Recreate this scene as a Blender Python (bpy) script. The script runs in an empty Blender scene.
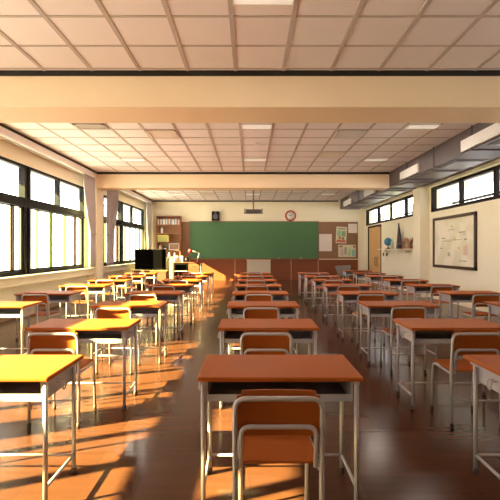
import bpy, bmesh, math, random
from mathutils import Vector, Matrix
random.seed(7)
COL = bpy.context.scene.collection
CAMH = 1.30
F = 433.0
CEIL = 3.445
LX, RX = -4.50, 4.93            # wall planes
BACK, FRONT = -2.0, 18.76
R = math.radians

# ------------------------------------------------------------------ materials
MATS = {}
def mat(name, col, rough=0.5, metal=0.0, var=0.0, scale=8.0, stretch=(1, 1, 1), bump=0.0, spec=0.5, coat=0.0, col2=None):
    if name in MATS: return MATS[name]
    m = bpy.data.materials.new(name); m.use_nodes = True
    nt = m.node_tree; n = nt.nodes; l = nt.links
    b = n['Principled BSDF']
    b.inputs['Roughness'].default_value = rough
    b.inputs['Metallic'].default_value = metal
    b.inputs['Specular IOR Level'].default_value = spec
    b.inputs['Coat Weight'].default_value = coat
    tc = n.new('ShaderNodeTexCoord'); mp = n.new('ShaderNodeMapping')
    mp.inputs['Scale'].default_value = stretch
    nz = n.new('ShaderNodeTexNoise'); nz.inputs['Scale'].default_value = scale; nz.inputs['Detail'].default_value = 4
    l.new(tc.outputs['Object'], mp.inputs[0]); l.new(mp.outputs[0], nz.inputs['Vector'])
    mx = n.new('ShaderNodeMix'); mx.data_type = 'RGBA'
    c2 = col2 or tuple(max(0, c * (1 - var)) for c in col)
    mx.inputs[6].default_value = (*col, 1); mx.inputs[7].default_value = (*c2, 1)
    l.new(nz.outputs['Fac'], mx.inputs[0]); l.new(mx.outputs[2], b.inputs['Base Color'])
    if bump:
        bp = n.new('ShaderNodeBump'); bp.inputs['Strength'].default_value = bump; bp.inputs['Distance'].default_value = 0.01
        l.new(nz.outputs['Fac'], bp.inputs['Height']); l.new(bp.outputs[0], b.inputs['Normal'])
    MATS[name] = m
    return m

def emit(name, col, strength):
    m = bpy.data.materials.new(name); m.use_nodes = True
    b = m.node_tree.nodes['Principled BSDF']
    b.inputs['Base Color'].default_value = (*col, 1)
    b.inputs['Emission Color'].default_value = (*col, 1); b.inputs['Emission Strength'].default_value = strength
    return m

def glass_mat():
    m = bpy.data.materials.new('thin_glass'); m.use_nodes = True
    nt = m.node_tree; n = nt.nodes; l = nt.links
    for x in list(n): n.remove(x)
    o = n.new('ShaderNodeOutputMaterial'); mx = n.new('ShaderNodeMixShader')
    t = n.new('ShaderNodeBsdfTransparent'); t.inputs[0].default_value = (0.97, 0.98, 0.96, 1)
    g = n.new('ShaderNodeBsdfGlossy'); g.inputs['Roughness'].default_value = 0.02
    mx.inputs[0].default_value = 0.05
    l.new(t.outputs[0], mx.inputs[1]); l.new(g.outputs[0], mx.inputs[2])
    l.new(mx.outputs[0], o.inputs[0])
    return m

def floor_mat():
    m = bpy.data.materials.new('parquet_floor'); m.use_nodes = True
    nt = m.node_tree; n = nt.nodes; l = nt.links; b = n['Principled BSDF']
    tc = n.new('ShaderNodeTexCoord')
    br = n.new('ShaderNodeTexBrick'); br.offset = 0.5
    br.inputs['Scale'].default_value = 1.0
    br.inputs['Brick Width'].default_value = 0.62; br.inputs['Row Height'].default_value = 0.31
    br.inputs['Mortar Size'].default_value = 0.004; br.inputs['Bias'].default_value = -0.1
    br.inputs['Color1'].default_value = (0.094, 0.033, 0.016, 1); br.inputs['Color2'].default_value = (0.074, 0.026, 0.0135, 1)
    br.inputs['Mortar'].default_value = (0.068, 0.025, 0.014, 1)
    l.new(tc.outputs['Object'], br.inputs['Vector'])
    mp = n.new('ShaderNodeMapping'); mp.inputs['Scale'].default_value = (0.6, 5, 1)
    nz = n.new('ShaderNodeTexNoise'); nz.inputs['Scale'].default_value = 4; nz.inputs['Detail'].default_value = 6
    l.new(tc.outputs['Object'], mp.inputs[0]); l.new(mp.outputs[0], nz.inputs['Vector'])
    mx = n.new('ShaderNodeMix'); mx.data_type = 'RGBA'; mx.blend_type = 'MULTIPLY'; mx.inputs[0].default_value = 0.45
    cr = n.new('ShaderNodeValToRGB'); cr.color_ramp.elements[0].position = .3; cr.color_ramp.elements[1].position = .7
    cr.color_ramp.elements[0].color = (.45, .45, .45, 1)
    l.new(nz.outputs['Fac'], cr.inputs[0])
    l.new(br.outputs['Color'], mx.inputs[6]); l.new(cr.outputs[0], mx.inputs[7]); l.new(mx.outputs[2], b.inputs['Base Color'])
    n2 = n.new('ShaderNodeTexNoise'); n2.inputs['Scale'].default_value = 1.6; n2.inputs['Detail'].default_value = 5
    l.new(tc.outputs['Object'], n2.inputs['Vector'])
    mr = n.new('ShaderNodeMapRange'); mr.inputs[3].default_value = 0.16; mr.inputs[4].default_value = 0.32
    mr.inputs[3].default_value = .12; mr.inputs[4].default_value = .24; l.new(n2.outputs['Fac'], mr.inputs[0]); l.new(mr.outputs[0], b.inputs['Roughness'])
    b.inputs['Specular IOR Level'].default_value = 0.16
    bp = n.new('ShaderNodeBump'); bp.inputs['Strength'].default_value = 0.08; bp.inputs['Distance'].default_value = 0.004
    l.new(br.outputs['Fac'], bp.inputs['Height']); bp.invert = True; l.new(bp.outputs[0], b.inputs['Normal'])
    return m

def map_mat():
    m = bpy.data.materials.new('map_print'); m.use_nodes = True
    nt = m.node_tree; n = nt.nodes; l = nt.links; b = n['Principled BSDF']
    b.inputs['Roughness'].default_value = 0.6
    tc = n.new('ShaderNodeTexCoord')
    nz = n.new('ShaderNodeTexNoise'); nz.inputs['Scale'].default_value = 2.3; nz.inputs['Detail'].default_value = 7
    l.new(tc.outputs['Object'], nz.inputs['Vector'])
    cr = n.new('ShaderNodeValToRGB'); e = cr.color_ramp.elements
    e[0].position = 0.44; e[0].color = (0.76, 0.69, 0.52, 1); e[1].position = 0.54; e[1].color = (0.86, 0.77, 0.64, 1)
    x = e.new(0.495); x.color = (0.80, 0.74, 0.58, 1)
    l.new(nz.outputs['Fac'], cr.inputs[0]); l.new(cr.outputs[0], b.inputs['Base Color'])
    return m

WOOD = mat('desk_top_wood', (0.40, 0.096, 0.015), 0.5, var=0.22, scale=3, stretch=(1, 12, 12), spec=0.10)
SEATW = mat('chair_plywood', (0.375, 0.086, 0.014), 0.5, var=0.22, scale=4, stretch=(1, 10, 10), spec=0.10)
STEEL = mat('painted_steel_tube', (0.47, 0.42, 0.44), 0.35, metal=0.15, var=0.1)
TRAY = mat('grey_steel_tray', (0.42, 0.43, 0.50), 0.5, var=0.12)
RUBBER = mat('dark_rubber', (0.03, 0.025, 0.025), 0.7, var=0.2)
CAP = mat('foot_cap_plastic', (0.10, 0.07, 0.06), 0.6, var=0.2)
WALL = mat('cream_plaster', (0.92, 0.83, 0.65), 0.8, var=0.05, scale=2.5, bump=0.03)
BEAM = mat('beam_plaster', (0.88, 0.69, 0.50), 0.75, var=0.04, scale=1.5)
TILE = mat('ceiling_tile', (0.84, 0.765, 0.80), 0.85, var=0.07, scale=2, bump=0.05)
GRID = mat('ceiling_grid_bar', (0.52, 0.44, 0.43), 0.7, var=0.05, spec=0.1)
BLACK = mat('black_trim', (0.012, 0.010, 0.010), 0.5, var=0.2)
FRAME = mat('dark_window_frame', (0.012, 0.011, 0.012), 0.6, var=0.3, spec=0.15)
FRAMEB = mat('dark_brown_window_frame', (0.018, 0.011, 0.009), 0.6, var=0.3, spec=0.15)
ALU = mat('pale_green_aluminium', (0.20, 0.24, 0.05), 0.6, var=0.15, spec=0.1)
REDF = mat('dark_red_sash_paint', (0.06, 0.012, 0.008), 0.6, var=0.2)
GREYF = mat('warm_grey_sash_paint', (0.12, 0.11, 0.08), 0.6, var=0.2)
PELMET = mat('white_pelmet_board', (0.90, 0.85, 0.87), 0.6, var=0.04)
SILLM = mat('cream_stone_sill', (0.78, 0.70, 0.54), 0.45, var=0.08)
CURT = mat('mauve_curtain_cloth', (0.52, 0.47, 0.48), 0.9, var=0.15, scale=30, stretch=(4, 4, .5))
GREEN = mat('green_board_paint', (0.072, 0.155, 0.074), 0.62, scale=0.35, col2=(0.095, 0.20, 0.10), spec=0.2)
BOARDF = mat('board_edge_wood', (0.26, 0.11, 0.05), 0.5, var=0.2)
PIN = mat('brown_pin_board', (0.30, 0.155, 0.090), 0.8, var=0.12, scale=40)
WAIN = mat('red_brown_wainscot', (0.25, 0.068, 0.028), 0.4, var=0.25, scale=2.5, stretch=(1, 8, 8))
STRIP = mat('light_strip', (0.52, 0.28, 0.16), 0.5, var=0.1)
DUCT = mat('mauve_grey_duct_metal', (0.105, 0.080, 0.090), 0.5, var=0.12, scale=2, spec=0.3)
VENT = mat('off_white_grille', (0.68, 0.64, 0.66), 0.5, var=0.06)
VENTD = mat('grille_gap', (0.55, 0.51, 0.50), 0.7, var=0.1)
PIPE = mat('white_pipe', (0.78, 0.72, 0.64), 0.4, var=0.06)
DOORW = mat('light_door_wood', (0.80, 0.46, 0.19), 0.45, var=0.2, scale=3, stretch=(10, 10, 1))
HANDLE = mat('bronze_handle', (0.16, 0.06, 0.03), 0.35, metal=0.5, var=0.1)
MAPF = mat('dark_brown_picture_frame', (0.075, 0.038, 0.016), 0.4, var=0.3, scale=12)
WHITE = mat('white_paint', (0.80, 0.77, 0.72), 0.5, var=0.04)
SCREEN = mat('black_screen', (0.0035, 0.003, 0.003), 0.8, var=0.1, spec=0.0)
PLASTB = mat('black_plastic', (0.011, 0.009, 0.010), 0.5, var=0.2, spec=0.2)
SHELFW = mat('bookcase_wood', (0.36, 0.15, 0.06), 0.5, var=0.25, scale=3, stretch=(1, 8, 8))
LAMP = emit('lamp_diffuser', (1.0, 0.92, 0.86), 0.35)
GLASS = glass_mat()
RED = mat('red_plastic', (0.50, 0.02, 0.03), 0.4, var=0.1)
GREYP = mat('grey_plastic_shell', (0.30, 0.27, 0.27), 0.5, var=0.1)
LECT = mat('pale_grey_laminate', (0.50, 0.44, 0.37), 0.5, var=0.06)

# ------------------------------------------------------------------ mesh tools
class MB:
    def __init__(s): s.bm = bmesh.new(); s.mats = []
    def mi(s, m):
        if m not in s.mats: s.mats.append(m)
        return s.mats.index(m)
    def _done(s, faces, m, smooth=False):
        i = s.mi(m) if m else 0
        for f in faces: f.material_index = i; f.smooth = smooth
    def box(s, x0, x1, y0, y1, z0, z1, m=None, bev=0.0, rot=None):
        vs = [s.bm.verts.new((x, y, z)) for x in (x0, x1) for y in (y0, y1) for z in (z0, z1)]
        q = [(0, 1, 3, 2), (4, 6, 7, 5), (0, 4, 5, 1), (2, 3, 7, 6), (0, 2, 6, 4), (1, 5, 7, 3)]
        fs = [s.bm.faces.new([vs[i] for i in k]) for k in q]
        s._done(fs, m)
        if rot:
            bmesh.ops.rotate(s.bm, verts=vs, cent=rot[0], matrix=rot[1])
        if bev:
            es = list({e for f in fs for e in f.edges})
            r = bmesh.ops.bevel(s.bm, geom=es, offset=bev, segments=2, affect='EDGES', profile=0.5)
            s._done(r['faces'], m)
        return s
    def prism(s, pts, axis, a, b, m=None):
        """outline pts (2-D) extruded along axis from a to b"""
        def P(u, v, w): return {'x': (w, u, v), 'y': (u, w, v), 'z': (u, v, w)}[axis]
        A = [s.bm.verts.new(P(u, v, a)) for u, v in pts]; B = [s.bm.verts.new(P(u, v, b)) for u, v in pts]
        n = len(pts); fs = [s.bm.faces.new(A), s.bm.faces.new(B[::-1])]
        for i in range(n): fs.append(s.bm.faces.new((A[i], B[i], B[(i + 1) % n], A[(i + 1) % n])))
        s._done(fs, m); return s
    def tube(s, pts, r, m=None, seg=8, fillet=0.0, cap=True):
        pts = [Vector(p) for p in pts]
        if fillet and len(pts) > 2:
            out = [pts[0]]
            for i in range(1, len(pts) - 1):
                a, p, b = pts[i - 1], pts[i], pts[i + 1]
                fa = min(fillet, (a - p).length * .49); fb = min(fillet, (b - p).length * .49); q = min(fa, fb)
                A = p + (a - p).normalized() * q; B = p + (b - p).normalized() * q
                for k in range(6):
                    t = k / 5; out.append(A * (1 - t) ** 2 + p * 2 * t * (1 - t) + B * t * t)
            out.append(pts[-1]); pts = out
        rings = []; up = None
        for i, p in enumerate(pts):
            d = (pts[min(i + 1, len(pts) - 1)] - pts[max(i - 1, 0)]).normalized()
            if up is None:
                up = Vector((0, 0, 1)) if abs(d.z) < .9 else Vector((1, 0, 0))
            up = (up - d * up.dot(d)).normalized(); sd = d.cross(up)
            rr = r[i] if isinstance(r, (list, tuple)) else r
            rings.append([s.bm.verts.new(p + (up * math.cos(t) + sd * math.sin(t)) * rr) for t in [2 * math.pi * k / seg for k in range(seg)]])
        fs = []
        for a, b in zip(rings, rings[1:]):
            for k in range(seg): fs.append(s.bm.faces.new((a[k], a[(k + 1) % seg], b[(k + 1) % seg], b[k])))
        if cap: fs.append(s.bm.faces.new(rings[0][::-1])); fs.append(s.bm.faces.new(rings[-1]))
        s._done(fs, m, True); return s
    def lathe(s, prof, c=(0, 0, 0), axis='z', seg=20, m=None):
        """prof: (radius, height) list"""
        rings = []
        for r, h in prof:
            ring = []
            for k in range(seg):
                t = 2 * math.pi * k / seg; u, v = r * math.cos(t), r * math.sin(t)
                p = {'z': (u, v, h), 'y': (u, h, v), 'x': (h, u, v)}[axis]
                ring.append(s.bm.verts.new((c[0] + p[0], c[1] + p[1], c[2] + p[2])))
            rings.append(ring)
        fs = []
        for a, b in zip(rings, rings[1:]):
            for k in range(seg): fs.append(s.bm.faces.new((a[k], a[(k + 1) % seg], b[(k + 1) % seg], b[k])))
        fs.append(s.bm.faces.new(rings[0][::-1])); fs.append(s.bm.faces.new(rings[-1]))
        s._done(fs, m, True); return s
    def ball(s, c, r, m=None, sc=(1, 1, 1)):
        ret = bmesh.ops.create_uvsphere(s.bm, u_segments=20, v_segments=12, radius=r, matrix=Matrix.Translation(c) @ Matrix.Diagonal((*sc, 1)))
        s._done({f for v in ret['verts'] for f in v.link_faces}, m, True); return s
    def build(s, name, m=None, parent=None, loc=None):
        if m: s.mats = [m] if not s.mats else s.mats
        bmesh.ops.recalc_face_normals(s.bm, faces=s.bm.faces[:])
        me = bpy.data.meshes.new(name); s.bm.to_mesh(me); s.bm.free()
        for x in (s.mats or [m]): me.materials.append(x)
        o = bpy.data.objects.new(name, me); COL.objects.link(o)
        if any(p.use_smooth for p in me.polygons): pass
        if parent: o.parent = parent
        if loc: o.location = loc
        return o

def tag(o, label=None, cat=None, group=None, kind=None):
    if label: o['label'] = label
    if cat: o['category'] = cat
    if group: o['group'] = group
    if kind: o['kind'] = kind
    return o
def thing(name, label, cat, loc=(0, 0, 0), rz=0, group=None, kind=None):
    o = bpy.data.objects.new(name, None); COL.objects.link(o); o.empty_display_size = .1
    o.location = loc; o.rotation_euler = (0, 0, rz)
    return tag(o, label, cat, group, kind)
KIDS = {}
def copy_tree(o, parent=None):
    c = o.copy(); COL.objects.link(c)
    if parent: c.parent = parent
    for ch in [k for k in bpy.data.objects if k.parent == o]: copy_tree(ch, c)
    return c
def struct(o, label=None, cat=None): return tag(o, label, cat, None, 'structure')

# ------------------------------------------------------------------ room shell
T = 0.25
struct(MB().box(LX - T, RX + T, BACK - T, FRONT + T, -0.12, 0, floor_mat()).build('floor'), 'glossy dark red-brown parquet floor with sun patches', 'floor')
struct(MB().box(LX - T, RX + T, BACK - T, FRONT + T, CEIL, CEIL + 0.15, TILE).build('ceiling'), 'suspended ceiling of pinkish square panels', 'ceiling')
# grid bars of the suspended ceiling
g = MB(); TS = 0.571
xs = [0.4 + TS * k for k in range(-8, 7)]
for (a, b, ph) in ((BACK, 5.18, 3.97), (5.83, 11.9, 5.97), (12.4, FRONT, 12.69)):
    for x in xs:
        if -4.2 < x < 3.82: g.box(x - .022, x + .022, a, b, CEIL - .008, CEIL + .001)
    y = ph - TS * 12
    while y < b:
        if y > a: g.box(-4.2, 3.82, y - .015, y + .015, CEIL - .007, CEIL + .001)
        y += TS
struct(g.build('trim_1', GRID), 'taupe grid bars between the ceiling panels', 'trim')

LW = [(-0.4, 5.0), (6.3, 11.74), (13.3, 18.35)]
ZS, ZH = 0.81, 3.00
w = MB(); 
w.box(LX - T, LX, BACK - T, FRONT + T, 0, ZS, WALL); w.box(LX - T, LX, BACK - T, FRONT + T, ZH, CEIL, WALL)
e = [BACK - T] + [v for p in LW for v in p] + [FRONT + T]
for i in range(0, len(e), 2): w.box(LX - T, LX, e[i], e[i + 1], ZS, ZH, WALL)
struct(w.build('wall_left'), 'cream plaster window wall on the left', 'wall')

RW = [(-0.4, 5.0), (6.3, 11.79), (12.9, 18.4)]
RS, RH = 2.32, 2.99
DY0, DY1, DZ = 16.25, 18.05, 2.27
w = MB()
w.box(RX, RX + T, BACK - T, DY0, 0, RS, WALL); w.box(RX, RX + T, DY1, FRONT + T, 0, RS, WALL); w.box(RX, RX + T, DY0, DY1, DZ, RS, WALL)
w.box(RX, RX + T, BACK - T, FRONT + T, RH, CEIL, WALL)
e = [BACK - T] + [v for p in RW for v in p] + [FRONT + T]
for i in range(0, len(e), 2): w.box(RX, RX + T, e[i], e[i + 1], RS, RH, WALL)
struct(w.build('wall_right'), 'cream plaster wall on the right with high windows', 'wall')
struct(MB().box(LX, RX, FRONT, FRONT + T, 0, CEIL, WALL).build('wall_front'), 'cream plaster wall behind the chalkboard', 'wall')
struct(MB().box(LX, RX, BACK - T, BACK, 0, CEIL, WALL).build('wall_rear'), 'cream plaster wall behind the camera', 'wall')

# beams with dark trim at the ceiling
PLX, PRX = -4.21, 4.67
for i, (a, b, xr) in enumerate(((5.18, 5.83, RX), (11.9, 12.4, 3.83))):
    struct(MB().box(LX, xr, a, b, 3.01, CEIL, BEAM).build('ceiling_beam'), ('near' if i == 0 else 'far') + ' cream beam crossing the ceiling', 'beam')
    t = MB().box(-4.21, 3.83 if i else RX, a - .012, a, CEIL - .065, CEIL)
    struct(t.build('trim_%d' % (2 + i), BLACK), 'black strip where the %s beam meets the ceiling' % ('near' if i == 0 else 'far'), 'trim')
    for (x0, x1, sd) in ((LX, PLX, 'left'), (PRX, RX, 'right')):
        top = 3.01 if (sd == 'left' or i == 0) else 3.03
        struct(MB().box(x0, x1, a, b, 0, top, WALL).build('wall_pilaster'), 'cream pilaster on the %s wall under the %s beam' % (sd, 'near' if i == 0 else 'far'), 'pilaster')
struct(MB().box(-4.21, 3.83, FRONT - .012, FRONT, CEIL - .055, CEIL, BLACK).build('trim_4'), 'black ceiling strip above the chalkboard wall', 'trim')
struct(MB().box(-4.0, 3.8, FRONT - .012, FRONT, 3.17, 3.19, WALL).build('trim_5'), 'thin cream moulding high on the chalkboard wall', 'trim')

# pelmet board along the window wall, black line at its top
for k, (a, b) in enumerate(((BACK, 5.165), (5.83, 11.885), (12.4, FRONT - .015))):
    p = MB().box(-4.245, -4.21, a, b, 3.265, CEIL, PELMET)
    p.box(-4.40, -4.245, a, b, 3.30, 3.315, PELMET)
    struct(p.build('trim_%d' % (6 + k)), 'white pelmet board over the left windows', 'trim')
    struct(MB().box(-4.21, -4.195, a, b, CEIL - .05, CEIL, BLACK).build('trim_%d' % (9 + k)), 'black ceiling line above the pelmet', 'trim')
    r = MB().box(-4.33, -4.30, a + .1, b - .1, 3.245, 3.265, mat('rail_metal', (.45, .42, .38), .4, metal=.4))
    tag(r.build('curtain_rail'), '%s curtain rail under the pelmet on the window side' % ('nearest', 'middle', 'farthest')[k], 'curtain rail', 'curtain rails')
# window ledge
for k, (a, b) in enumerate(((BACK, 5.18), (5.83, 11.9), (12.4, FRONT - .02))):
    s = MB().box(LX, -4.27, a, b, .775, .81, SILLM, bev=.006).box(LX, -4.30, a, b, .66, .775, SILLM).box(LX, -4.285, a, b, .635, .66, SILLM)
    struct(s.build('trim_%d' % (12 + k)), 'cream ledge below the left windows', 'trim')
    struct(MB().box(LX, LX + .015, a, b, 0, .10, mat('skirting', (.22, .15, .10), .5)).build('baseboard_left'), None, None)

# ------------------------------------------------------------------ windows
def left_window(n, y0, y1, mid, muls):
    t = thing('window_%d' % n, None, None, (LX, y0, ZS)); struct(t)
    X0, X1 = -.11, 0.0
    L = y1 - y0; H = ZH - ZS; fw = .065
    f = MB()
    f.box(X0, X1, 0, fw, 0, H).box(X0, X1, L - fw, L, 0, H).box(X0, X1, 0, L, 0, .075).box(X0, X1, 0, L, H - .06, H)
    zb0, zb1 = 2.175 - ZS, 2.34 - ZS
    f.box(X0, X1 + .012, 0, L, zb0, zb1); f.box(X0, X1 + .03, 0, L, zb0 - .012, zb0 + .02)
    f.build('window_frame', FRAME, t)
    c = MB(); c.box(X0, X1 + .02, mid - .12 - y0, mid - .04 - y0, .02, H - .02).box(X0, X1 + .02, mid + .04 - y0, mid + .12 - y0, .02, H - .02).box(X0, X1 - .04, mid - .04 - y0, mid + .04 - y0, .02, H - .02)
    c.build('center_post', FRAME, t)
    for m in muls:
        MB().box(X0, X1, m - .035 - y0, m + .035 - y0, zb1, H - .06).build('mullion', FRAME, t)
    # transom panes
    edges = sorted([0, L] + [m - y0 for m in muls] + [mid - y0])
    for a, b in zip(edges, edges[1:]):
        MB().box(-.082, -.076, a + .03, b - .03, zb1 - .01, H - .05).build('transom_pane', GLASS, t)
    # sliding sashes either side of the post
    for (a, b, sgn) in ((0.065, mid - .12 - y0, -1), (mid + .12 - y0, L - .065, 1)):
        wd = b - a
        for j, (u, v, mm) in enumerate(((0, .155, GREYF), (.14, .38, ALU), (.37, .645, ALU), (.632, .865, REDF), (.853, 1, GREYF))):
            s0, s1 = a + wd * u, a + wd * v
            xo = -.075 if j % 2 else -.045
            s = MB()
            s.box(xo - .012, xo + .012, s0, s0 + .055, .075, zb0 - .005, mm).box(xo - .012, xo + .012, s1 - .055, s1, .075, zb0 - .005, mm)
            s.box(xo - .012, xo + .012, s0, s1, .075, .105, FRAME).box(xo - .012, xo + .012, s0, s1, zb0 - .03, zb0 - .005, FRAME)
            so = s.build('sash', None, t)
            MB().box(xo - .003, xo + .003, s0 + .053, s1 - .053, .10, zb0 - .028).build('pane', GLASS, so)
left_window(1, *LW[0], 1.95, [0.4, 3.5])
left_window(2, *LW[1], 8.74, [7.3, 10.23])
left_window(3, *LW[2], 15.2, [14.2, 16.62])

def right_window(n, y0, y1, muls):
    t = thing('window_%d' % n, None, None, (RX, y0, RS)); struct(t)
    L = y1 - y0; H = RH - RS
    f = MB(); f.box(0, .11, 0, .11, 0, H).box(0, .11, L - .11, L, 0, H).box(0, .11, 0, L, 0, .075).box(0, .11, 0, L, H - .07, H)
    f.build('window_frame', FRAMEB, t)
    for m in muls: MB().box(.01, .10, m - .04 - y0, m + .04 - y0, .07, H - .06).build('mullion', FRAMEB, t)
    e = [0] + [m - y0 for m in muls] + [L]
    for i, (a, b) in enumerate(zip(e, e[1:])):
        MB().box(.075, .08, a + .03, b - .03, .06, H - .06).build('pane', GLASS, t)
right_window(4, *RW[0], [1.2, 2.6, 3.9])
right_window(5, *RW[1], [7.35, 8.75, 10.2])
right_window(6, *RW[2], [13.8, 15.28, 16.75])

# unseen slabs added outside the left windows to cut the sunlight
struct(MB().box(-5.80, LX - T, 2.2, 16.6, 3.29, 3.40, mat('white_concrete', (.8, .78, .74), .8)).build('window_canopy'), None, None)
struct(MB().box(-5.80, LX - T, 16.6, 19.8, 3.045, 3.40, mat('white_concrete', (.8, .78, .74), .8)).build('window_canopy'), None, None)  # added lower slab, trims the sun on the chalkboard wall
struct(MB().box(-70, LX - T, -40, 60, -.35, -.15, mat('pale_paving', (.46, .47, .68), .9, var=.1)).build('courtyard_ground'), None, None)  # unseen ground added to bounce sun onto the ceiling, blue tint cools it
struct(MB().box(-5.80, LX - T, -2.5, 2.2, 3.36, 3.46, mat('white_concrete', (.8, .78, .74), .8)).build('window_canopy'), None, None)  # added higher slab, limits sun reach near the camera
# corridor outside the right wall
CORR = mat('corridor_plaster', (0.84, 0.84, 0.80), 0.8, var=0.06)
struct(MB().box(RX + T, 7.4, BACK, 19, -.12, 0, CORR).build('corridor_floor'), 'corridor floor beyond the right wall', 'floor')
struct(MB().box(RX + T, 7.4, BACK, 19, 3.75, 3.9, CORR).build('corridor_ceiling'), 'pale corridor ceiling seen through the high windows', 'ceiling')
struct(MB().box(7.25, 7.4, BACK, 19, 0, 1.1, CORR).build('corridor_parapet'), None, None)
struct(MB().box(7.2, 7.4, BACK, 19, 3.35, 3.75, CORR).build('corridor_beam'), None, None)
for y in (1.0, 6.2, 15.55, 21.5):
    struct(MB().box(7.1, 7.45, y, y + .7, 0, 3.75, CORR).build('corridor_column'), None, None)
rl = MB().tube([(7.3, 11, 2.98), (7.3, 34, 2.98)], .045, BLACK)
for k in range(6): rl.tube([(7.3, 19.4 + k * 2.4, 0), (7.3, 19.4 + k * 2.4, 3.35)], .04, BLACK)
struct(rl.build('corridor_railing'), 'thin dark railing bars outside the far high windows', 'railing')

# right pipe above the windows
pp = MB()
for a, b in ((5.84, 11.88), (12.42, 18.7)):
    pp.tube([(4.86, a, 3.055), (4.86, b, 3.055)], .028, PIPE, 10)
    y = a + .6
    while y < b: pp.box(4.86, RX, y - .015, y + .015, 3.04, 3.07, PIPE); pp.tube([(4.86, y - .05, 3.055), (4.86, y + .05, 3.055)], .034, PIPE, 10); y += 1.35
tag(pp.build('wall_pipe'), 'white pipe running along the right wall over the high windows', 'pipe')

# ------------------------------------------------------------------ air duct
DB = 3.03
t = thing('air_duct', 'mauve-grey metal air duct hanging along the right side of the ceiling', 'air duct', (3.83, 5.85, DB))
def dl(y): return y - 5.85
d = MB().box(0, .80, 0, dl(18.35), 0, CEIL - DB - .009, DUCT)
d.build('duct_body', None, t)
y = 5.9; k = 0
while y < 18.3:
    rb = MB()
    rb.box(-.015, .80, dl(y), dl(y) + .03, -.018, .0, DUCT); rb.box(-.018, 0, dl(y), dl(y) + .03, 0, CEIL - DB, DUCT)
    y += 1.55
    rb.build('flange', DUCT, t)
for y in (6.3, 8.3, 9.4, 11.0, 12.5, 14.4, 15.9, 17.4):
    p = MB(); a, b = dl(y), dl(y) + .85
    p.box(.10, .74, a, b, -.012, 0); p.box(.15, .69, a + .05, b - .05, -.022, -.012)
    p.build('access_panel', mat('duct_panel_metal', (0.135, 0.11, 0.118), 0.45, var=.08), t)
for (a, b) in ((6.55, 7.78), (9.75, 10.94), (13.2, 14.4), (16.3, 17.55)):
    v = MB(); A, B = dl(a), dl(b)
    v.box(-.045, 0, A, B, .03, .225, VENT)
    for k in range(6): v.box(-.052, -.045, A + .03, B - .03, .05 + k * .028, .064 + k * .028, VENT)
    v.box(-.049, -.0449, A + .03, B - .03, .045, .21, VENTD)
    v.build('air_grille', None, t)

# ------------------------------------------------------------------ ceiling lamps, vents
def lamp(first=[None]):
    if first[0] is None:
        t = thing('ceiling_light', '', 'ceiling light', group='recessed ceiling lights')
        f = MB(); W, D = .262, .13
        f.box(-W, W, -D, -D + .014, -.022, 0).box(-W, W, D - .014, D, -.022, 0).box(-W, -W + .014, -D, D, -.022, 0).box(W - .014, W, -D, D, -.022, 0)
        f.build('lamp_frame', WHITE, t)
        MB().box(-W + .012, W - .012, -D + .012, D - .012, -.015, -.001).build('diffuser', LAMP, t)
        first[0] = t; return t
    return copy_tree(first[0])
lx = [(-2.74, 'window-side'), (.1145, 'middle'), (2.97, 'duct-side')]
ly = [(3.62, 'before the near beam'), (7.46, 'just behind the near beam'), (10.19, 'between the two beams, nearer the far beam'), (16.5, 'beyond the far beam')]
for y, d2 in ly:
    for x, d1 in lx:
        if y < 4 and x != .1145: continue
        if (x, y) == (-2.74, 7.46): continue
        o = lamp(); o.location = (x, y, CEIL - .008)
        o['label'] = 'flat white ceiling light in the %s row, %s' % (d1, d2)
        L = bpy.data.lights.new('lamp_light', 'AREA'); L.shape = 'RECTANGLE'; L.size = .5; L.size_y = .22; L.energy = 15; L.color = (1, .88, .74)
        lo = bpy.data.objects.new('lamp_light', L); COL.objects.link(lo); lo.parent = o; lo.location = (0, 0, -.03)
def vent(x, y, label, m=VENT, depth=.53):
    t = thing('ceiling_vent', label, 'ceiling vent', (x, y, CEIL - .008), group='square ceiling vents')
    W = .262; D = depth / 2
    f = MB().box(-W, W, -D, -D + .03, -.02, 0).box(-W, W, D - .03, D, -.02, 0).box(-W, -W + .03, -D, D, -.02, 0).box(W - .03, W, -D, D, -.02, 0)
    f.build('vent_frame', m, t)
    s = MB(); s.box(-W + .03, W - .03, -D + .03, D - .03, -.004, -.001, mat('vent_backing', (.60, .52, .50), .7))
    k = -D + .05
    while k < D - .04: s.box(-W + .03, W - .03, k, k + .026, -.008, -.004, m); k += .04
    s.build('slats', None, t)
vent(-2.74, 7.46, 'grey slatted ceiling vent near the left end of the near beam', mat('dull_grille', (.50, .44, .43), .6), .26)
vent(1.827, 7.975, 'pale slatted ceiling vent right of centre behind the near beam')
vent(-1.598, 7.975, 'pale slatted ceiling vent left of centre behind the near beam', mat('pale_grille', (.74, .62, .56), .6))
vent(1.827, 16.5, 'small pale ceiling vent beyond the far beam, on the clock side')
vent(1.827, 9.69, 'faint pale slatted ceiling vent right of centre, midway between the two beams', mat('pale_grille', (.74, .62, .56), .6))
vent(-1.598, 16.5, 'small pale ceiling vent beyond the far beam, on the speaker side', mat('pale_grille', (.74, .62, .56), .6))
t = thing('smoke_detector', 'small round white detector on the ceiling between the beams', 'smoke detector', (.115, 8.63, CEIL))
MB().lathe([(.055, 0), (.055, -.012), (.03, -.03)], m=WHITE).build('detector_base', None, t)
MB().lathe([(.022, -.03), (.028, -.045), (.010, -.055)], m=WHITE).build('sensor_head', None, t)

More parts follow.
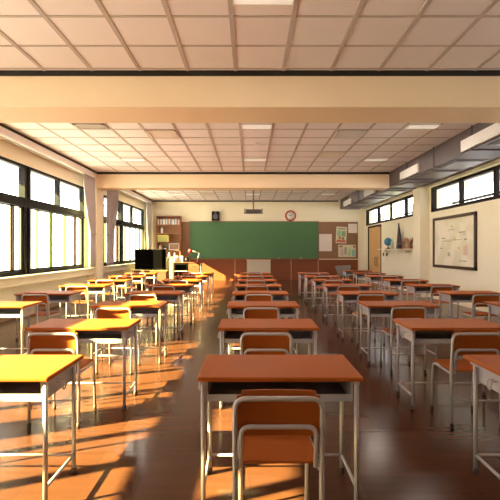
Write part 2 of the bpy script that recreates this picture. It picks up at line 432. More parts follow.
# ------------------------------------------------------------------ curtains
def curtain(y0t, y1t, y0m, y1m, label, zt=3.26, zb=.84, zm=1.75):
    """pleated curtain gathered by a tie-back at zm, y ranges at top and at tie"""
    t = thing('curtain', label, 'curtain', (-4.262, 0, 0), group='mauve curtains')
    b = MB(); n = 60; rows = 26; g = []
    for r in range(rows + 1):
        z = zt + (zb - zt) * r / rows
        u = (zt - z) / (zt - zm)
        k = (min(1, u)) ** 1.6
        a = y0t + (y0m - y0t) * k; c = y1t + (y1m - y1t) * k
        if u > 1: q = min(1, (u - 1) * 2) * .05; a -= q * .4; c += q * .4
        row = []
        for i in range(n + 1):
            s = i / n
            amp = .032 + .008 * math.sin(z * 3 + i)
            row.append(b.bm.verts.new((amp * math.sin(s * math.pi * 2 * 6.5), a + (c - a) * s, z)))
        g.append(row)
    fs = []
    for r in range(rows):
        for i in range(n): fs.append(b.bm.faces.new((g[r][i], g[r][i + 1], g[r + 1][i + 1], g[r + 1][i])))
    for f in fs: f.smooth = True
    c = b.build('cloth', CURT, t)
    md = c.modifiers.new('thick', 'SOLIDIFY'); md.thickness = .006
    MB().tube([(.045, y0m - .01, zm), (.05, (y0m + y1m) / 2, zm - .02), (.045, y1m + .01, zm), (-.045, y1m + .01, zm), (-.045, y0m - .01, zm), (.045, y0m - .01, zm)], .014, mat('tie_cloth', (.5, .42, .38), .8), 8).build('tie_back', None, t)
curtain(4.45, 5.14, 4.85, 5.13, 'mauve curtain gathered beside the near pilaster, mostly outside the picture')
curtain(11.08, 11.87, 11.52, 11.87, 'mauve-grey curtain tied back at the end of the near window, beside the pilaster')
curtain(12.88, 14.03, 12.92, 13.46, 'mauve-grey curtain tied back at the start of the far window, just past the pilaster')
curtain(17.80, 18.66, 18.05, 18.62, 'mauve-grey curtain tied back in the corner beside the bookcase')

# ------------------------------------------------------------------ chalkboard wall
YB = FRONT
t = thing('chalkboard', 'long dark green chalkboard across the far wall', 'chalkboard', (.175, YB, 1.72))
MB().box(-2.775, 2.775, -.035, 0, -.80, .80, GREEN).build('writing_surface', None, t)
f = MB(); f.box(-2.80, 2.80, -.05, 0, .80, .825).box(-2.80, -2.775, -.05, 0, -.80, .80).box(2.775, 2.80, -.05, 0, -.80, .80)
f.build('board_frame', BOARDF, t)
MB().box(-2.80, 2.80, -.11, 0, -.835, -.80, BOARDF).box(-2.80, 2.80, -.11, -.10, -.80, -.785, BOARDF).build('chalk_tray', None, t)
for x, s in ((1.0, 'left'), (1.95, 'right')):
    tag(MB().box(.175 + x, .175 + x + .14, YB - .095, YB - .045, .92, .96, mat('felt_eraser', (.45, .38, .30), .9), bev=.008).build('chalkboard_eraser'),
        '%s of two small felt erasers on the chalk tray' % s, 'eraser')
tag(MB().box(-4.07, -2.63, YB - .02, YB - .001, .92, 2.52, PIN).build('pin_board'), 'brown pin board left of the chalkboard, behind the bookcase', 'pin board')
tag(MB().box(2.98, 4.67, YB - .02, YB - .001, .92, 2.52, PIN).build('pin_board'), 'brown pin board right of the chalkboard with paper sheets', 'pin board')
w = MB().box(-4.2, 4.67, YB - .03, YB, 0, .885, WAIN)
for x in (-2.6, -.65, 1.78, 2.95): w.box(x - .018, x + .018, YB - .036, YB - .03, 0, .885, STRIP)
struct(w.build('trim_20'), 'red-brown wooden wainscot under the chalkboard', 'wainscot')

def P(px, py, y): return ((px - 250) / F * y, CAMH - (py - 250) / F * y)
def paper(name, px0, px1, py0, py1, label, draw, rot=0):
    y = YB - .022; x0, z1 = P(px0, py0, y); x1, z0 = P(px1, py1, y)
    b = MB(); c = ((x0 + x1) / 2, (z0 + z1) / 2); w, h = (x1 - x0) / 2, (z1 - z0) / 2
    draw(b, w, h)
    o = b.build(name, None, None, (c[0], y, c[1])); o.rotation_euler = (0, rot, 0)
    tag(o, label, 'poster', 'paper sheets on the pin board'); return o
PAP = mat('pinkish_paper', (.80, .70, .66), .8, var=.03); PCR = mat('cream_paper', (.72, .66, .48), .8, var=.05)
INK = mat('faint_ink', (.62, .52, .50), .8, var=.05); PG = mat('poster_green', (.28, .42, .22), .8); PGr = mat('poster_sea_green', (.30, .58, .44), .8)
PR = mat('poster_red', (.60, .16, .10), .8); PV = mat('poster_pink', (.68, .42, .55), .8); PB = mat('poster_dark', (.22, .18, .12), .8)
def d1(b, w, h):
    b.box(-w, w, -.004, 0, -h, h, PAP)
    for k in range(8): b.box(-w * .8, w * (.8 - .1 * (k % 3)), -.005, -.004, h * (.75 - .19 * k) - .006, h * (.75 - .19 * k), INK)
def d2(b, w, h):
    b.box(-w, w, -.004, 0, -h, h, PCR)
    for k in range(5): b.box(-w * .7 + k * w * .3, -w * .7 + k * w * .3 + w * .2, -.006, -.004, h * .68, h * .84, PB)
    b.box(-w * .8, -w * .1, -.005, -.004, -h * .1, h * .55, PGr); b.box(.05 * w, w * .8, -.005, -.004, -h * .2, h * .5, PG)
    b.box(-w * .85, w * .85, -.005, -.004, -h * .9, -h * .6, PR); b.box(-w * .5, -w * .1, -.006, -.004, -h * .55, -h * .15, PR); b.box(w * .1, w * .6, -.006, -.004, -h * .55, -h * .3, PB)
def d3(b, w, h):
    b.box(-w, w, -.004, 0, -h, h, PAP)
    for k in range(3): b.box(-w * .6, w * .6, -.005, -.004, h * (.4 - .35 * k) - .006, h * (.4 - .35 * k), INK)
def d4(b, w, h):
    b.box(-w, w, -.004, 0, -h, h, PCR)
    b.box(-w * .75, -w * .4, -.005, -.004, -h * .8, h * .4, PV); b.box(-w * .3, -w * .05, -.005, -.004, -h * .6, h * .6, PG)
    b.box(w * .1, w * .45, -.005, -.004, -h * .8, h * .3, mat('poster_lime', (.5, .6, .35), .8)); b.box(w * .55, w * .95, -.005, -.004, -h * .85, h * .2, PGr)
    b.box(-w * .9, -w * .5, -.005, -.004, h * .6, h * .85, PB); b.box(w * .7, w * .95, -.006, -.004, h * .5, h * .9, PR)
paper('wall_paper_sheet', 319.2, 331.8, 234, 251.2, 'large plain pinkish sheet beside the chalkboard edge', d1)
paper('wall_poster', 336, 346.6, 226.8, 243.2, 'tall slightly tilted poster with green and red shapes', d2, R(3))
paper('wall_paper_sheet', 348.2, 357, 223.8, 233, 'small pink sheet in the upper right corner of the pin board', d3)
paper('wall_poster', 338.3, 355.8, 244.8, 257, 'wide poster with pink and green blocks low on the pin board', d4)

# clock
x, z = P(290.5, 215.8, YB)
t = thing('wall_clock', 'round white wall clock with a red rim above the chalkboard', 'clock', (x, YB, z))
MB().lathe([(.20, 0), (.235, -.005), (.24, -.03), (.225, -.05), (.185, -.05), (.18, -.03)], axis='y', seg=32, m=RED).build('clock_rim', None, t)
c = MB().lathe([(.182, -.028), (.182, -.034)], axis='y', seg=32, m=WHITE)
for k in range(12):
    a = k * math.pi / 6; c.box(.155 * math.sin(a) - .006, .155 * math.sin(a) + .006, -.036, -.034, .155 * math.cos(a) - .006, .155 * math.cos(a) + .006, PLASTB)
c.build('clock_face', None, t)
for nm, L, a, w_ in (('hour_hand', .09, R(-75), .010), ('minute_hand', .14, R(60), .007)):
    m = Matrix.Rotation(a, 4, 'Y')
    MB().box(-w_, w_, -.040, -.037, -.02, L, PLASTB, rot=((0, 0, 0), m)).build(nm, None, t)
# speaker
x, z = P(215.8, 216.2, YB)
t = thing('wall_speaker', 'small black square wall speaker above the left half of the chalkboard', 'speaker', (x, YB, z))
MB().box(-.165, .165, -.16, 0, -.20, .20, PLASTB, bev=.01).build('cabinet', None, t)
MB().lathe([(.11, -.16), (.115, -.172), (.09, -.172), (.03, -.162)], (0, 0, -.03), 'y', 24, mat('speaker_cone', (.16, .14, .18), .5)).build('speaker_cone', None, t)
MB().lathe([(.035, -.16), (.035, -.168), (.02, -.168)], (0, 0, .13), 'y', 16, mat('speaker_cone', (.16, .14, .18), .5)).build('tweeter', None, t)
# projector
yp = 15.0; x, z = P(253.4, 211.3, yp)
t = thing('ceiling_projector', 'grey projector hanging from the ceiling on a thin pole', 'projector', (x, yp, CEIL))
PJ = mat('projector_shell', (.16, .13, .15), .4)
MB().lathe([(.07, 0), (.07, -.02), (.022, -.025), (.022, z + .08 - CEIL), (.022, z + .06 - CEIL)], m=PJ).build('pole', None, t)
MB().box(-.25, .25, -.17, .17, z - .07 - CEIL, z + .06 - CEIL, PJ, bev=.02).build('projector_body', None, t)
for s in (-1, 1): MB().box(s * .29 - .035, s * .29 + .035, -.12, .12, z - .08 - CEIL, z + .085 - CEIL, mat('projector_bracket', (.45, .38, .36), .4), bev=.01).build('side_bracket', None, t)
MB().lathe([(.045, .17), (.05, .20), (.035, .205)], (.08, 0, z - CEIL), 'y', 16, PLASTB).build('lens', None, t)

# ------------------------------------------------------------------ bookcase
bx0, bz1 = P(156.2, 216.5, 18.4); bx1, _ = P(180.3, 216, 18.4)
t = thing('bookcase', 'tall open wooden bookcase in the left corner by the chalkboard', 'bookcase', (bx0, 18.4, 0))
W = bx1 - bx0; D = .33
for a in (0, W - .03): MB().box(a, a + .03, 0, D, 0, bz1, SHELFW).build('side_panel', None, t)
MB().box(.03, W - .03, D - .015, D, 0, bz1, SHELFW).build('back_panel', None, t)
MB().box(-.01, W + .01, -.01, D, bz1, bz1 + .03, SHELFW).build('top_panel', None, t)
sh = [P(0, p, 18.4)[1] for p in (224.6, 233.2, 241.6, 250)] + [.75, .40, .06]
for s in sh: MB().box(.03, W - .03, .0, D - .015, s - .025, s, SHELFW).build('shelf', None, t)
pal = [((.75, .72, .66), 'white'), ((.55, .12, .08), 'red'), ((.70, .66, .60), 'grey-white'), ((.16, .22, .38), 'blue'), ((.70, .60, .40), 'cream'), ((.80, .78, .74), 'white'), ((.30, .32, .40), 'slate')]
ords = ['first', 'second', 'third', 'fourth', 'fifth', 'sixth', 'seventh', 'eighth', 'ninth', 'tenth', 'eleventh', 'twelfth', 'thirteenth', 'fourteenth', 'fifteenth', 'sixteenth', 'seventeenth']
def book(x, y, z, w, h, d, col, label, group, rot=0):
    m = mat('cover_%.2f_%.2f_%.2f' % col, col, .6, var=.1)
    t = thing('book', label, 'book', (x, y, z), group=group)
    MB().box(0, .004, 0, d, 0, h, m).box(w - .004, w, 0, d, 0, h, m).box(0, w, 0, .004, 0, h, m).build('cover', None, t)
    MB().box(.004, w - .004, .004, d - .006, .005, h - .006, mat('page_paper', (.8, .75, .65), .9)).build('pages', None, t)
    t.rotation_euler = (0, rot, 0)
    return t
x = bx0 + .06; k = 0
while x < bx1 - .10 and k < 17:
    w_ = random.uniform(.042, .06); h = random.uniform(.21, .28); c, cn = pal[k % 7]
    book(x, 18.43, sh[0], w_, h, .2, c, '%s book, %s from the left on the top bookcase shelf' % (cn, ords[k]), 'books on the top shelf')
    x += w_ + .004; k += 1
def simple(name, label, cat, fn, m=None, loc=None, group=None):
    b = MB(); fn(b); o = b.build(name, m, None, loc); return tag(o, label, cat, group)
simple('white_bottle', 'small white bottle standing on the second bookcase shelf', 'bottle', lambda b: b.lathe([(.045, 0), (.05, .02), (.05, .18), (.02, .22), (.02, .26)], m=WHITE), None, (bx0 + .22, 18.55, sh[1]))
OL = mat('olive_box_card', (.34, .33, .10), .7); YEL = mat('yellow_edge', (.75, .52, .12), .6)
simple('storage_box', 'olive storage box with a yellow edge on the third bookcase shelf', 'box', lambda b: (b.box(0, .46, 0, .25, 0, .27, OL), b.box(-.01, .47, -.01, .0, .25, .28, YEL), b.box(.44, .47, -.01, 0, 0, .28, YEL)), None, (bx0 + .05, 18.44, sh[2]))
POT = mat('pot_white', (.8, .78, .75), .5); LEAF = mat('dark_leaf', (.04, .10, .04), .6)
t = thing('potted_plant', 'small leafy plant in a pale pot on the fourth bookcase shelf', 'plant', (bx0 + .36, 18.5, sh[3]))
MB().lathe([(.04, 0), (.055, .08), (.05, .08)], m=POT).build('pot', None, t)
b = MB()
for k in range(16):
    a = k * 2.4; b.tube([(0, 0, .07), (.05 * math.cos(a), .05 * math.sin(a), .13), (.09 * math.cos(a), .07 * math.sin(a), .13 + .09 * (k % 3) / 2)], [.004, .018, .003], LEAF, 5)
b.build('leaves', None, t)
simple('vase', 'pale pink vase left of the small plant on the bookcase', 'vase', lambda b: b.lathe([(.05, 0), (.08, .06), (.07, .13), (.03, .18), (.045, .22)], m=mat('vase_pink', (.62, .40, .34), .4)), None, (bx0 + .15, 18.52, sh[3]))
t = thing('picture_frame', 'pale framed picture leaning on the fourth bookcase shelf', 'picture frame', (bx0 + .52, 18.5, sh[3]))
MB().box(0, .44, 0, .02, 0, .03).box(0, .44, 0, .02, .25, .28).box(0, .03, 0, .02, 0, .28).box(.41, .44, 0, .02, 0, .28).build('frame', WHITE, t)
MB().box(.03, .41, .005, .015, .03, .25, mat('picture_brown', (.35, .17, .09), .6, var=.5, scale=6)).build('picture', None, t)

# ------------------------------------------------------------------ television on cabinet
yt = 15.4
x0, zt1 = P(134.2, 249.2, yt); x1, zt0 = P(165.4, 269.6, yt)
CABW = mat('dark_cabinet_wood', (.15, .055, .03), .5, var=.2, scale=3)
t = thing('media_cabinet', 'low wooden cabinet under the television by the windows', 'cabinet', (x0 - .03, yt - .15, 0))
cw = x1 - x0 + .10; ch = zt0 - .05
MB().box(0, cw, 0, .5, +.08, ch, CABW).box(.03, cw - .03, .03, .47, 0, .08, CABW).build('body', None, t)
MB().box(-.02, cw + .02, -.02, .52, ch - .001, ch + .025, mat('cabinet_top_wood', (.42, .24, .10), .4)).build('cabinet_top', None, t)
for k in range(2):
    dd = MB().box(.02 + k * (cw / 2), (k + 1) * cw / 2 - .02, -.018, 0, .10, ch - .03, CABW).build('door', None, t)
    MB().box(cw / 2 - .06 + k * .10, cw / 2 - .04 + k * .10, -.035, -.018, ch * .5, ch * .5 + .1, HANDLE).build('handle', None, dd)
t = thing('television', 'large flat black television on the low cabinet by the windows', 'television', ((x0 + x1) / 2, yt + .08, ch + .025))
hw = (x1 - x0) / 2; tz = zt0 - ch - .025; th = zt1 - zt0
MB().box(-hw, hw, 0, .05, tz, tz + th, PLASTB, bev=.008).build('casing', None, t)
MB().box(-hw + .02, hw - .02, -.003, .001, tz + .03, tz + th - .02, SCREEN).build('screen', None, t)
MB().box(-.25, .25, -.10, .14, 0, .012, PLASTB).box(-.06, .06, .01, .05, 0, tz + .05, PLASTB).build('stand', None, t)

# ------------------------------------------------------------------ teacher's desk and what stands on it
yd = 16.9
dx0, dz = P(173, 262.3, yd); dx1, _ = P(203.5, 262.3, yd)
t = thing('teacher_desk', 'wooden teacher desk in the far left corner before the pin board', 'desk', (dx0, yd, 0))
dw = dx1 - dx0
TW = mat('teacher_desk_wood', (.20, .07, .032), .45, var=.2, scale=3, stretch=(1, 8, 8))
MB().box(0, dw, 0, .6, dz - .03, dz, TW, bev=.004).build('tabletop', None, t)
for a in (0.0, dw - .14): MB().box(a + .0, a + .03, .02, .58, 0, dz - .03, WHITE if a else TW).build('side_panel', None, t)
MB().box(.03, dw - .14, .50, .52, .25, dz - .03, TW).build('back_panel', None, t)
MB().box(.60, dw - .15, .02, .48, .12, dz - .03, TW).build('drawer_unit', None, t)
for k in range(3):
    dr = MB().box(.62, dw - .17, .0, .02, .14 + k * .20, .32 + k * .20, TW).build('drawer', None, t)
    MB().box(.62 + .1, dw - .27, -.015, 0, .24 + k * .20, .255 + k * .20, HANDLE).build('drawer_handle', None, dr)
t = thing('storage_box', 'dark open box tucked under the left end of the teacher desk top', 'box', (dx0 + .05, yd + .03, .48))
MB().box(0, .5, 0, .4, 0, .02, PLASTB).box(0, .02, 0, .4, 0, .27, PLASTB).box(.48, .5, 0, .4, 0, .27, PLASTB).box(0, .5, .38, .4, 0, .27, PLASTB).box(0, .5, 0, .4, .25, .27, PLASTB).build('shell', None, t)
MB().box(.0, .5, -.006, 0, -.02, 0, WHITE).build('front_lip', None, t)
MB().box(.1, .13, .05, .35, -.48, 0, TW).box(.4, .43, .05, .35, -.48, 0, TW).build('support', None, t)
simple('paper_stack', 'stack of white paper and folders on the teacher desk', 'paper stack',
       lambda b: [b.box(.0 + random.uniform(-.01, .01), .34, random.uniform(0, .02), .25, k * .035, k * .035 + .033, mat('sunny_paper', (.80, .74, .58), .8)) for k in range(7)], None, (dx0 + .02, yd + .1, dz))  # one even warm paper tone
simple('white_bottle', 'small white bottle beside the paper stack on the teacher desk', 'bottle', lambda b: b.lathe([(.04, 0), (.045, .2), (.02, .26), (.02, .33), (.024, .33), (.024, .36)], m=WHITE), None, (dx0 + .06, yd + .05, dz))
simple('pencil_holder', 'black pencil holder next to the red desk lamp', 'holder', lambda b: (b.lathe([(.07, 0), (.075, .18), (.065, .18)], m=PLASTB), b.tube([(0, 0, .1), (.03, 0, .26)], .008, RED), b.tube([(0, 0, .1), (-.03, 0.02, .25)], .008, YEL)), None, (dx0 + .52, yd + .15, dz))
yl = yd + .2
t = thing('desk_lamp', 'red-headed jointed desk lamp on the teacher desk', 'lamp', (P(197, 262, yl)[0], yl, dz))
SIL = mat('lamp_arm_metal', (.60, .45, .42), .35, metal=.3)
MB().lathe([(.10, 0), (.10, .015), (.02, .03)], m=RED).build('base', None, t)
q = lambda px, py: (P(px, py, yl)[0] - P(197, 262, yl)[0], 0, P(px, py, yl)[1] - dz)
MB().tube([(0, 0, .02), q(199.2, 253)], .012, SIL).build('lower_arm', None, t)
MB().tube([q(199.2, 253), q(191, 250.6)], .012, SIL).build('upper_arm', None, t)
h = MB(); hx, _, hz = q(190, 251)
h.lathe([(.03, .07), (.05, .05), (.09, -.05), (.085, -.05), (.04, .04)], (hx, 0, hz), m=RED)
h.build('lamp_shade', None, t)
# small cupboard between television and teacher desk
t = thing('small_cupboard', 'pale yellow cupboard standing between the television and the teacher desk', 'cupboard', (P(165.5, 0, 16.9)[0], 17.0, 0))
CY = mat('pale_yellow_paint', (.50, .46, .22), .5)
MB().box(0, .27, 0, .4, 0, 1.02, CY, bev=.004).build('body', None, t)
dd = MB().box(.01, .26, -.015, 0, .05, .98, CY).build('door', None, t)
MB().box(.03, .045, -.03, -.015, .5, .6, HANDLE).build('handle', None, dd)
simple('white_bottle', 'white bottle standing on the pale yellow cupboard', 'bottle', lambda b: b.lathe([(.035, 0), (.04, .1), (.018, .14), (.018, .17)], m=WHITE), None, (P(169, 0, 17.1)[0], 17.15, 1.02))

# lectern by the wainscot
x0, z1 = P(247, 260, 17.6); x1, _ = P(270.5, 260, 17.6)
t = thing('lectern', 'pale grey box lectern standing before the middle of the chalkboard', 'lectern', (x0, 17.6, 0))
W = x1 - x0
MB().box(0, W - .06, 0, .02, .05, z1 - .02, LECT).build('front_panel', None, t)
MB().box(W - .06, W, -.01, .5, 0, z1 - .02, LECT).build('side_panel', None, t); MB().box(0, .03, .02, .5, 0, z1 - .02, LECT).build('side_panel', None, t)
MB().box(-.02, W + .02, -.02, .52, z1 - .02, z1, mat('lectern_top', (.62, .52, .42), .4)).build('top', None, t)

# grey chair in the far right
t = thing('plastic_chair', 'grey plastic shell chair standing alone before the right pin board', 'chair', (P(343, 0, 14.6)[0], 14.6, 0))
b = MB()
def shell(b, pts, y0, y1): b.prism(pts, 'y', y0, y1)
shell(b, [(-.27, .74), (-.26, .765), (.24, .79), (.27, .76), (.20, .46), (-.16, .43)], -.03, -.005)
b.build('backrest', GREYP, t)
MB().box(-.19, .21, -.01, .40, .41, .44, GREYP, bev=.01).build('seat', None, t)
for sx in (-.16, .18):
    for sy in (.02, .36): MB().tube([(sx, sy, .41), (sx * 1.1, sy * 1.05, 0)], .012, STEEL).build('leg', None, t)
# ------------------------------------------------------------------ right wall things
xw = RX
t = thing('framed_map', 'large framed pale map on the right wall', 'framed map', (xw, 10.485, 1.495))
hw, hh = 1.095, .645
f = MB(); f.box(-.045, 0, -hw, hw, hh - .07, hh, MAPF).box(-.045, 0, -hw, hw, -hh, -hh + .07, MAPF).box(-.045, 0, -hw, -hw + .07, -hh, hh, MAPF).box(-.045, 0, hw - .07, hw, -hh, hh, MAPF)
f.build('frame', None, t)
p = MB().box(-.02, -.005, -hw + .06, hw - .06, -hh + .06, hh - .06, map_mat())
Y1 = mat('map_yellow_green', (.62, .62, .20), .6); DK = mat('map_line', (.25, .21, .16), .6); MP = mat('map_pink', (.72, .52, .42), .6)
for (a, z, w_, h, m) in ((.05, .38, .10, .06, Y1), (-.1, .07, .12, .08, Y1), (.0, .05, .9, .008, DK), (.35, .02, .5, .008, DK), (-.45, .22, .3, .02, DK), (-.55, .17, .18, .012, DK), (-.30, -.15, .12, .05, Y1),
                     (.5, .10, .2, .02, DK), (.2, -.3, .12, .10, mat('map_green', (.42, .46, .28), .6)), (-.62, -.2, .18, .22, MP), (-.5, -.45, .35, .015, DK), (.62, -.15, .15, .02, DK), (.1, .30, .35, .012, DK), (-.62, .05, .10, .03, DK)):
    p.box(-.022, -.0199, a - w_ / 2, a + w_ / 2, z - h / 2, z + h / 2, m)
p.build('map_sheet', None, t)
# door
t = thing('door_1', None, None, (xw, DY0, 0)); struct(t)
L = DY1 - DY0
f = MB(); f.box(-.015, .12, 0, .06, 0, DZ).box(-.015, .12, L - .06, L, 0, DZ).box(-.015, .12, 0, L, DZ - .06, DZ)
f.build('door_frame', FRAMEB, t)
ml = 16.85 - DY0
for (a, b, nm, hy) in ((.06, ml - .004, 'door_leaf', ml - .14), (ml + .004, L - .06, 'door_leaf', ml + .14)):
    lf = MB().box(.02, .06, a, b, .01, DZ - .06, DOORW)
    lf.box(.012, .02, a + .06, b - .06, 1.25, DZ - .16, DOORW, bev=.004).box(.012, .02, a + .06, b - .06, .12, 1.12, DOORW, bev=.004)
    lo = lf.build(nm, None, t)
    MB().tube([(.02, hy, .68), (-.03, hy, .70), (-.03, hy, 1.0), (.02, hy, 1.02)], .014, HANDLE, 8, .02).build('handle', None, lo)
# shelf with teaching aids
simple('wall_shelf', 'cream wall shelf on the right wall under the far high windows', 'shelf', lambda b: (b.box(-.26, 0, 0, 3.3, -.03, 0, WALL), b.box(-.2, 0, .6, .63, -.12, -.03, WALL), b.box(-.2, 0, 2.6, 2.63, -.12, -.03, WALL)), None, (xw, 12.6, 1.34))
SX = 4.80
t = thing('globe', 'blue desk globe on the wall shelf near the door', 'globe', (SX, 15.05, 1.34))
BL = mat('globe_blue', (.015, .16, .42), .35, col2=(.10, .34, .40), scale=7)
MB().lathe([(.09, 0), (.09, .012), (.02, .03), (.012, .09)], m=PLASTB).build('base', None, t)
MB().tube([(.0, .16 * math.cos(a), .245 + .16 * math.sin(a)) for a in [R(-100 + k * 18) for k in range(11)]], .008, SIL).build('meridian_arm', None, t)
MB().ball((0, 0, .245), .14, BL).build('sphere', None, t)
simple('spray_bottle', 'pale green bottle on the wall shelf beside the globe', 'bottle', lambda b: b.lathe([(.05, 0), (.05, .22), (.02, .27), (.02, .33)], m=mat('pale_green', (.55, .6, .45), .5)), None, (SX, 14.62, 1.34))
def tri_plate(b, pts, x0, x1, m, inner=None):
    # triangular set square with an open middle
    c = (sum(p[0] for p in pts) / 3, sum(p[1] for p in pts) / 3)
    inn = [(c[0] + (p[0] - c[0]) * inner, c[1] + (p[1] - c[1]) * inner) for p in pts]
    for i in range(3):
        j = (i + 1) % 3; b.prism([pts[i], pts[j], inn[j], inn[i]], 'x', x0, x1, m)
DKW = mat('dark_slate_wood', (.07, .05, .07), .5)
simple('chalkboard_set_square', 'tall dark narrow set square leaning upright on the wall shelf', 'set square', lambda b: (tri_plate(b, [(-.30, 0), (.22, 0), (.03, .78)], -.02, .02, DKW, .22), b.lathe([(.02, .76), (.025, .80), (.01, .84)], (0, .03, 0), m=DKW)), None, (SX + .02, 14.0, 1.34))
LTW = mat('pale_ruler_wood', (.42, .20, .08), .5)
def protr(b):
    for k in range(12):
        a0, a1 = math.pi * k / 12, math.pi * (k + 1) / 12
        b.prism([(.34 * math.cos(a0), .34 * math.sin(a0)), (.34 * math.cos(a1), .34 * math.sin(a1)), (.22 * math.cos(a1), .22 * math.sin(a1)), (.22 * math.cos(a0), .22 * math.sin(a0))], 'x', -.01, .01, LTW)
    b.box(-.01, .01, -.34, .34, 0, .05, LTW)
simple('chalkboard_protractor', 'wooden half-round protractor standing on the wall shelf', 'protractor', protr, None, (SX, 13.35, 1.34))
simple('chalkboard_set_square', 'light wooden set square behind the protractor by the pilaster', 'set square', lambda b: tri_plate(b, [(-.42, 0), (.26, 0), (-.42, .50)], -.01, .01, LTW, .45), None, (SX + .09, 13.2, 1.34))
simple('chalk_box', 'dark small box on the wall shelf between the set squares', 'box', lambda b: b.box(-.06, .06, 0, .16, 0, .12, DKW, bev=.006), None, (SX - .08, 13.62, 1.34))
for y, s in ((15.97, 'nearer the door'), (15.58, 'nearer the globe')):
    t = thing('light_switch', 'small dark wall switch under the shelf, the one %s' % s, 'switch', (xw, y, 1.14), group='wall switches')
    MB().box(-.012, 0, -.06, .06, -.06, .06, PLASTB, bev=.003).build('switch_plate', None, t)
    MB().box(-.02, -.012, -.02, .02, -.035, .035, HANDLE).build('rocker', None, t)

# ------------------------------------------------------------------ student desk
def make_desk():
    t = thing('student_desk', 'student desk', 'desk', group='student desks in five columns')
    W, D, Z = .825, .473, .67
    b = MB(); b.box(-W / 2, W / 2, 0, D, Z - .024, Z, WOOD, bev=.007); b.build('tabletop', None, t)
    # open book tray with sheet sides
    tr = MB(); x = .365
    tr.box(-x, x, .05, .40, .535, .541).box(-x, x, .394, .40, .541, .645)
    tr.box(-x, x, .048, .056, .535, .570)
    tr.build('book_tray', TRAY, t)
    for s in (-1, 1):
        sp = MB(); sp.prism([(.03, .646), (.42, .646), (.40, .535), (.05, .535)], 'x', s * x - .004, s * x + .004)
        sp.box(s * .385 - .012, s * .385 + .012, .02, .42, .628, .646)
        sp.build('side_panel', STEEL, t)
    for s in (-1, 1):
        xl = s * .385
        for yy in (.035, .385):
            lg = MB().tube([(xl, yy, .645), (xl, yy, .012)], .0125).build('leg', STEEL, t)
            MB().lathe([(.016, 0), (.0165, .03), (.013, .034)], (xl, yy, 0), m=CAP, seg=10).build('foot_cap', None, lg)
        MB().tube([(xl, .035, .105), (xl, .385, .105)], .009).build('side_rail', STEEL, t)
        MB().tube([(xl + s * .0, .16, .60), (xl + s * .03, .16, .60), (xl + s * .035, .16, .565), (xl + s * .03, .18, .55), (xl + s * .035, .20, .565), (xl + s * .03, .20, .60), (xl, .20, .60)], .004, None, 6, .01).build('bag_hook', STEEL, t)
    MB().tube([(-.385, .385, .105), (.385, .385, .105)], .008).build('cross_rail', STEEL, t)
    return t
def make_chair():
    t = thing('student_chair', '', 'chair', group='student chairs in five columns')
    w = .18
    # rear tube: floor, up and over the backrest
    MB().tube([(-w, .02, .02), (-w, .03, .40), (-w, 0, .692), (w, 0, .692), (w, .03, .40), (w, .02, .02)], .011, None, 10, .05).build('back_frame', STEEL, t)
    MB().tube([(-.155, .03, .40), (-.155, .006, .575), (.155, .006, .575), (.155, .03, .40)], .010, None, 10, .04).build('lower_back_hoop', STEEL, t)
    b = MB()   # curved plywood backrest
    n = 20
    for k in range(n):
        u0, u1 = -1 + 2 * k / n, -1 + 2 * (k + 1) / n
        y0, y1 = .016 + .016 * (1 - u0 * u0), .016 + .016 * (1 - u1 * u1)
        x0, x1 = u0 * .172, u1 * .172
        tp0 = .718 - .02 * max(0, abs(u0) - .9) / .1; tp1 = .718 - .02 * max(0, abs(u1) - .9) / .1
        b.prism([(x0, y0), (x1, y1), (x1, y1 + .011), (x0, y0 + .011)], 'z', .53, min(tp0, tp1))
    b.build('backrest', SEATW, t)
    b = MB()
    b.box(-.166, .166, .04, .375, .405, .418, None, bev=.006)
    b.build('seat', SEATW, t)
    for s in (-1, 1):
        lg = MB().tube([(s * .172, .03, .392), (s * .165, .375, .392), (s * .165, .40, .02)], .010, None, 10, .05).build('leg', STEEL, t)
        MB().lathe([(.013, 0), (.0135, .03), (.011, .034)], (s * .165, .40, 0), m=CAP, seg=10).build('foot_cap', None, lg)
        lr = MB().lathe([(.014, 0), (.0145, .035), (.012, .04)], (s * w, .02, 0), m=CAP, seg=10).build('foot_cap', None, t)
    MB().tube([(-.165, .36, .385), (.165, .36, .385)], .008).build('seat_bar', STEEL, t)
    MB().tube([(-w, .026, .20), (w, .026, .20)], .007).build('rear_stretcher', STEEL, t)
    return t
desk0, chair0 = make_desk(), make_chair()
flags = {'d': True, 'c': True}
cols = [('L2', -2.97, -2.90, 2, 3, 'column nearest the windows'), ('L1', -1.413, -1.43, 0, 1, 'sunlit second column from the windows'), ('C', .15, .118, 0, 0, 'middle column'),
        ('R1', 1.73, 1.65, 0, 1, 'column just right of the middle'), ('R2', 3.27, 3.19, 2, 3, 'column nearest the map wall')]
rown = ['first', 'second', 'third', 'fourth', 'fifth', 'sixth', 'seventh', 'eighth', 'ninth']
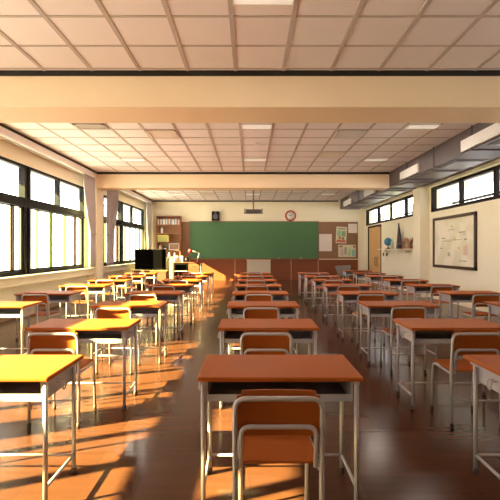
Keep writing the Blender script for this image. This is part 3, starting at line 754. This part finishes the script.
for nm, dx, cx, dstart, cstart, desc in cols:
    for i in range(9 if nm == 'R2' else 8):
        zf = 2.14 + 1.365 * i
        j = 0 if (nm == 'C' or i < 2) else 1
        if i >= dstart:
            if flags['d']: o = desk0; flags['d'] = False
            else: o = copy_tree(desk0)
            o.location = (dx - (.03 if (nm, i) == ('R1', 0) else .015 if (nm, i) == ('R1', 1) else 0) + j * random.uniform(-.02, .02), zf + j * random.uniform(-.03, .03), 0); o.rotation_euler = (0, 0, j * R(random.uniform(-1.2, 1.2)))
            n = i - dstart
            pos = rown[n] + ' in view' if dstart else ('nearest the camera' if i == 0 else rown[i] + ' from the camera')
            if i == (8 if nm == 'R2' else 7): pos = 'last one, nearest the chalkboard'
            o['label'] = 'wooden-topped student desk in the %s, %s' % (desc, pos)
        if i >= cstart and i < 8:
            if flags['c']: o = chair0; flags['c'] = False
            else: o = copy_tree(chair0)
            o.location = (cx + j * random.uniform(-.02, .02), zf - .37 + j * random.uniform(-.04, .04), 0); o.rotation_euler = (0, 0, j * R(random.uniform(-2, 2)))
            n = i - cstart
            pos = 'nearest the camera' if n == 0 else rown[n] + ' from the camera'
            if i == 7: pos = 'last one, nearest the chalkboard'
            o['label'] = 'plywood student chair in the %s, %s' % (desc, pos)

# ------------------------------------------------------------------ light
wd = bpy.data.worlds.new('World'); bpy.context.scene.world = wd; wd.use_nodes = True
bg = wd.node_tree.nodes['Background']; bg.inputs[0].default_value = (0.98, 0.95, 0.97, 1); bg.inputs[1].default_value = 6.0
sd = Vector((1, .42, -.555)).normalized()
S = bpy.data.lights.new('sun', 'SUN'); S.energy = 105; S.angle = R(.5); S.color = (1, .90, .36)
so = bpy.data.objects.new('sun', S); COL.objects.link(so); so.rotation_euler = sd.to_track_quat('-Z', 'Y').to_euler(); so.location = (-12, -4, 8)

cam = bpy.data.cameras.new('camera'); cam.sensor_width = 36; cam.lens = 36 * F / 500; cam.clip_start = .02
co = bpy.data.objects.new('camera', cam); COL.objects.link(co); co.location = (0, 0, CAMH); co.rotation_euler = (R(90), 0, 0)
sc = bpy.context.scene; sc.camera = co
vs = sc.view_settings; vs.view_transform = 'Standard'; vs.look = 'None'; vs.exposure = 0.0; vs.gamma = 1.0; vs.use_curve_mapping = False
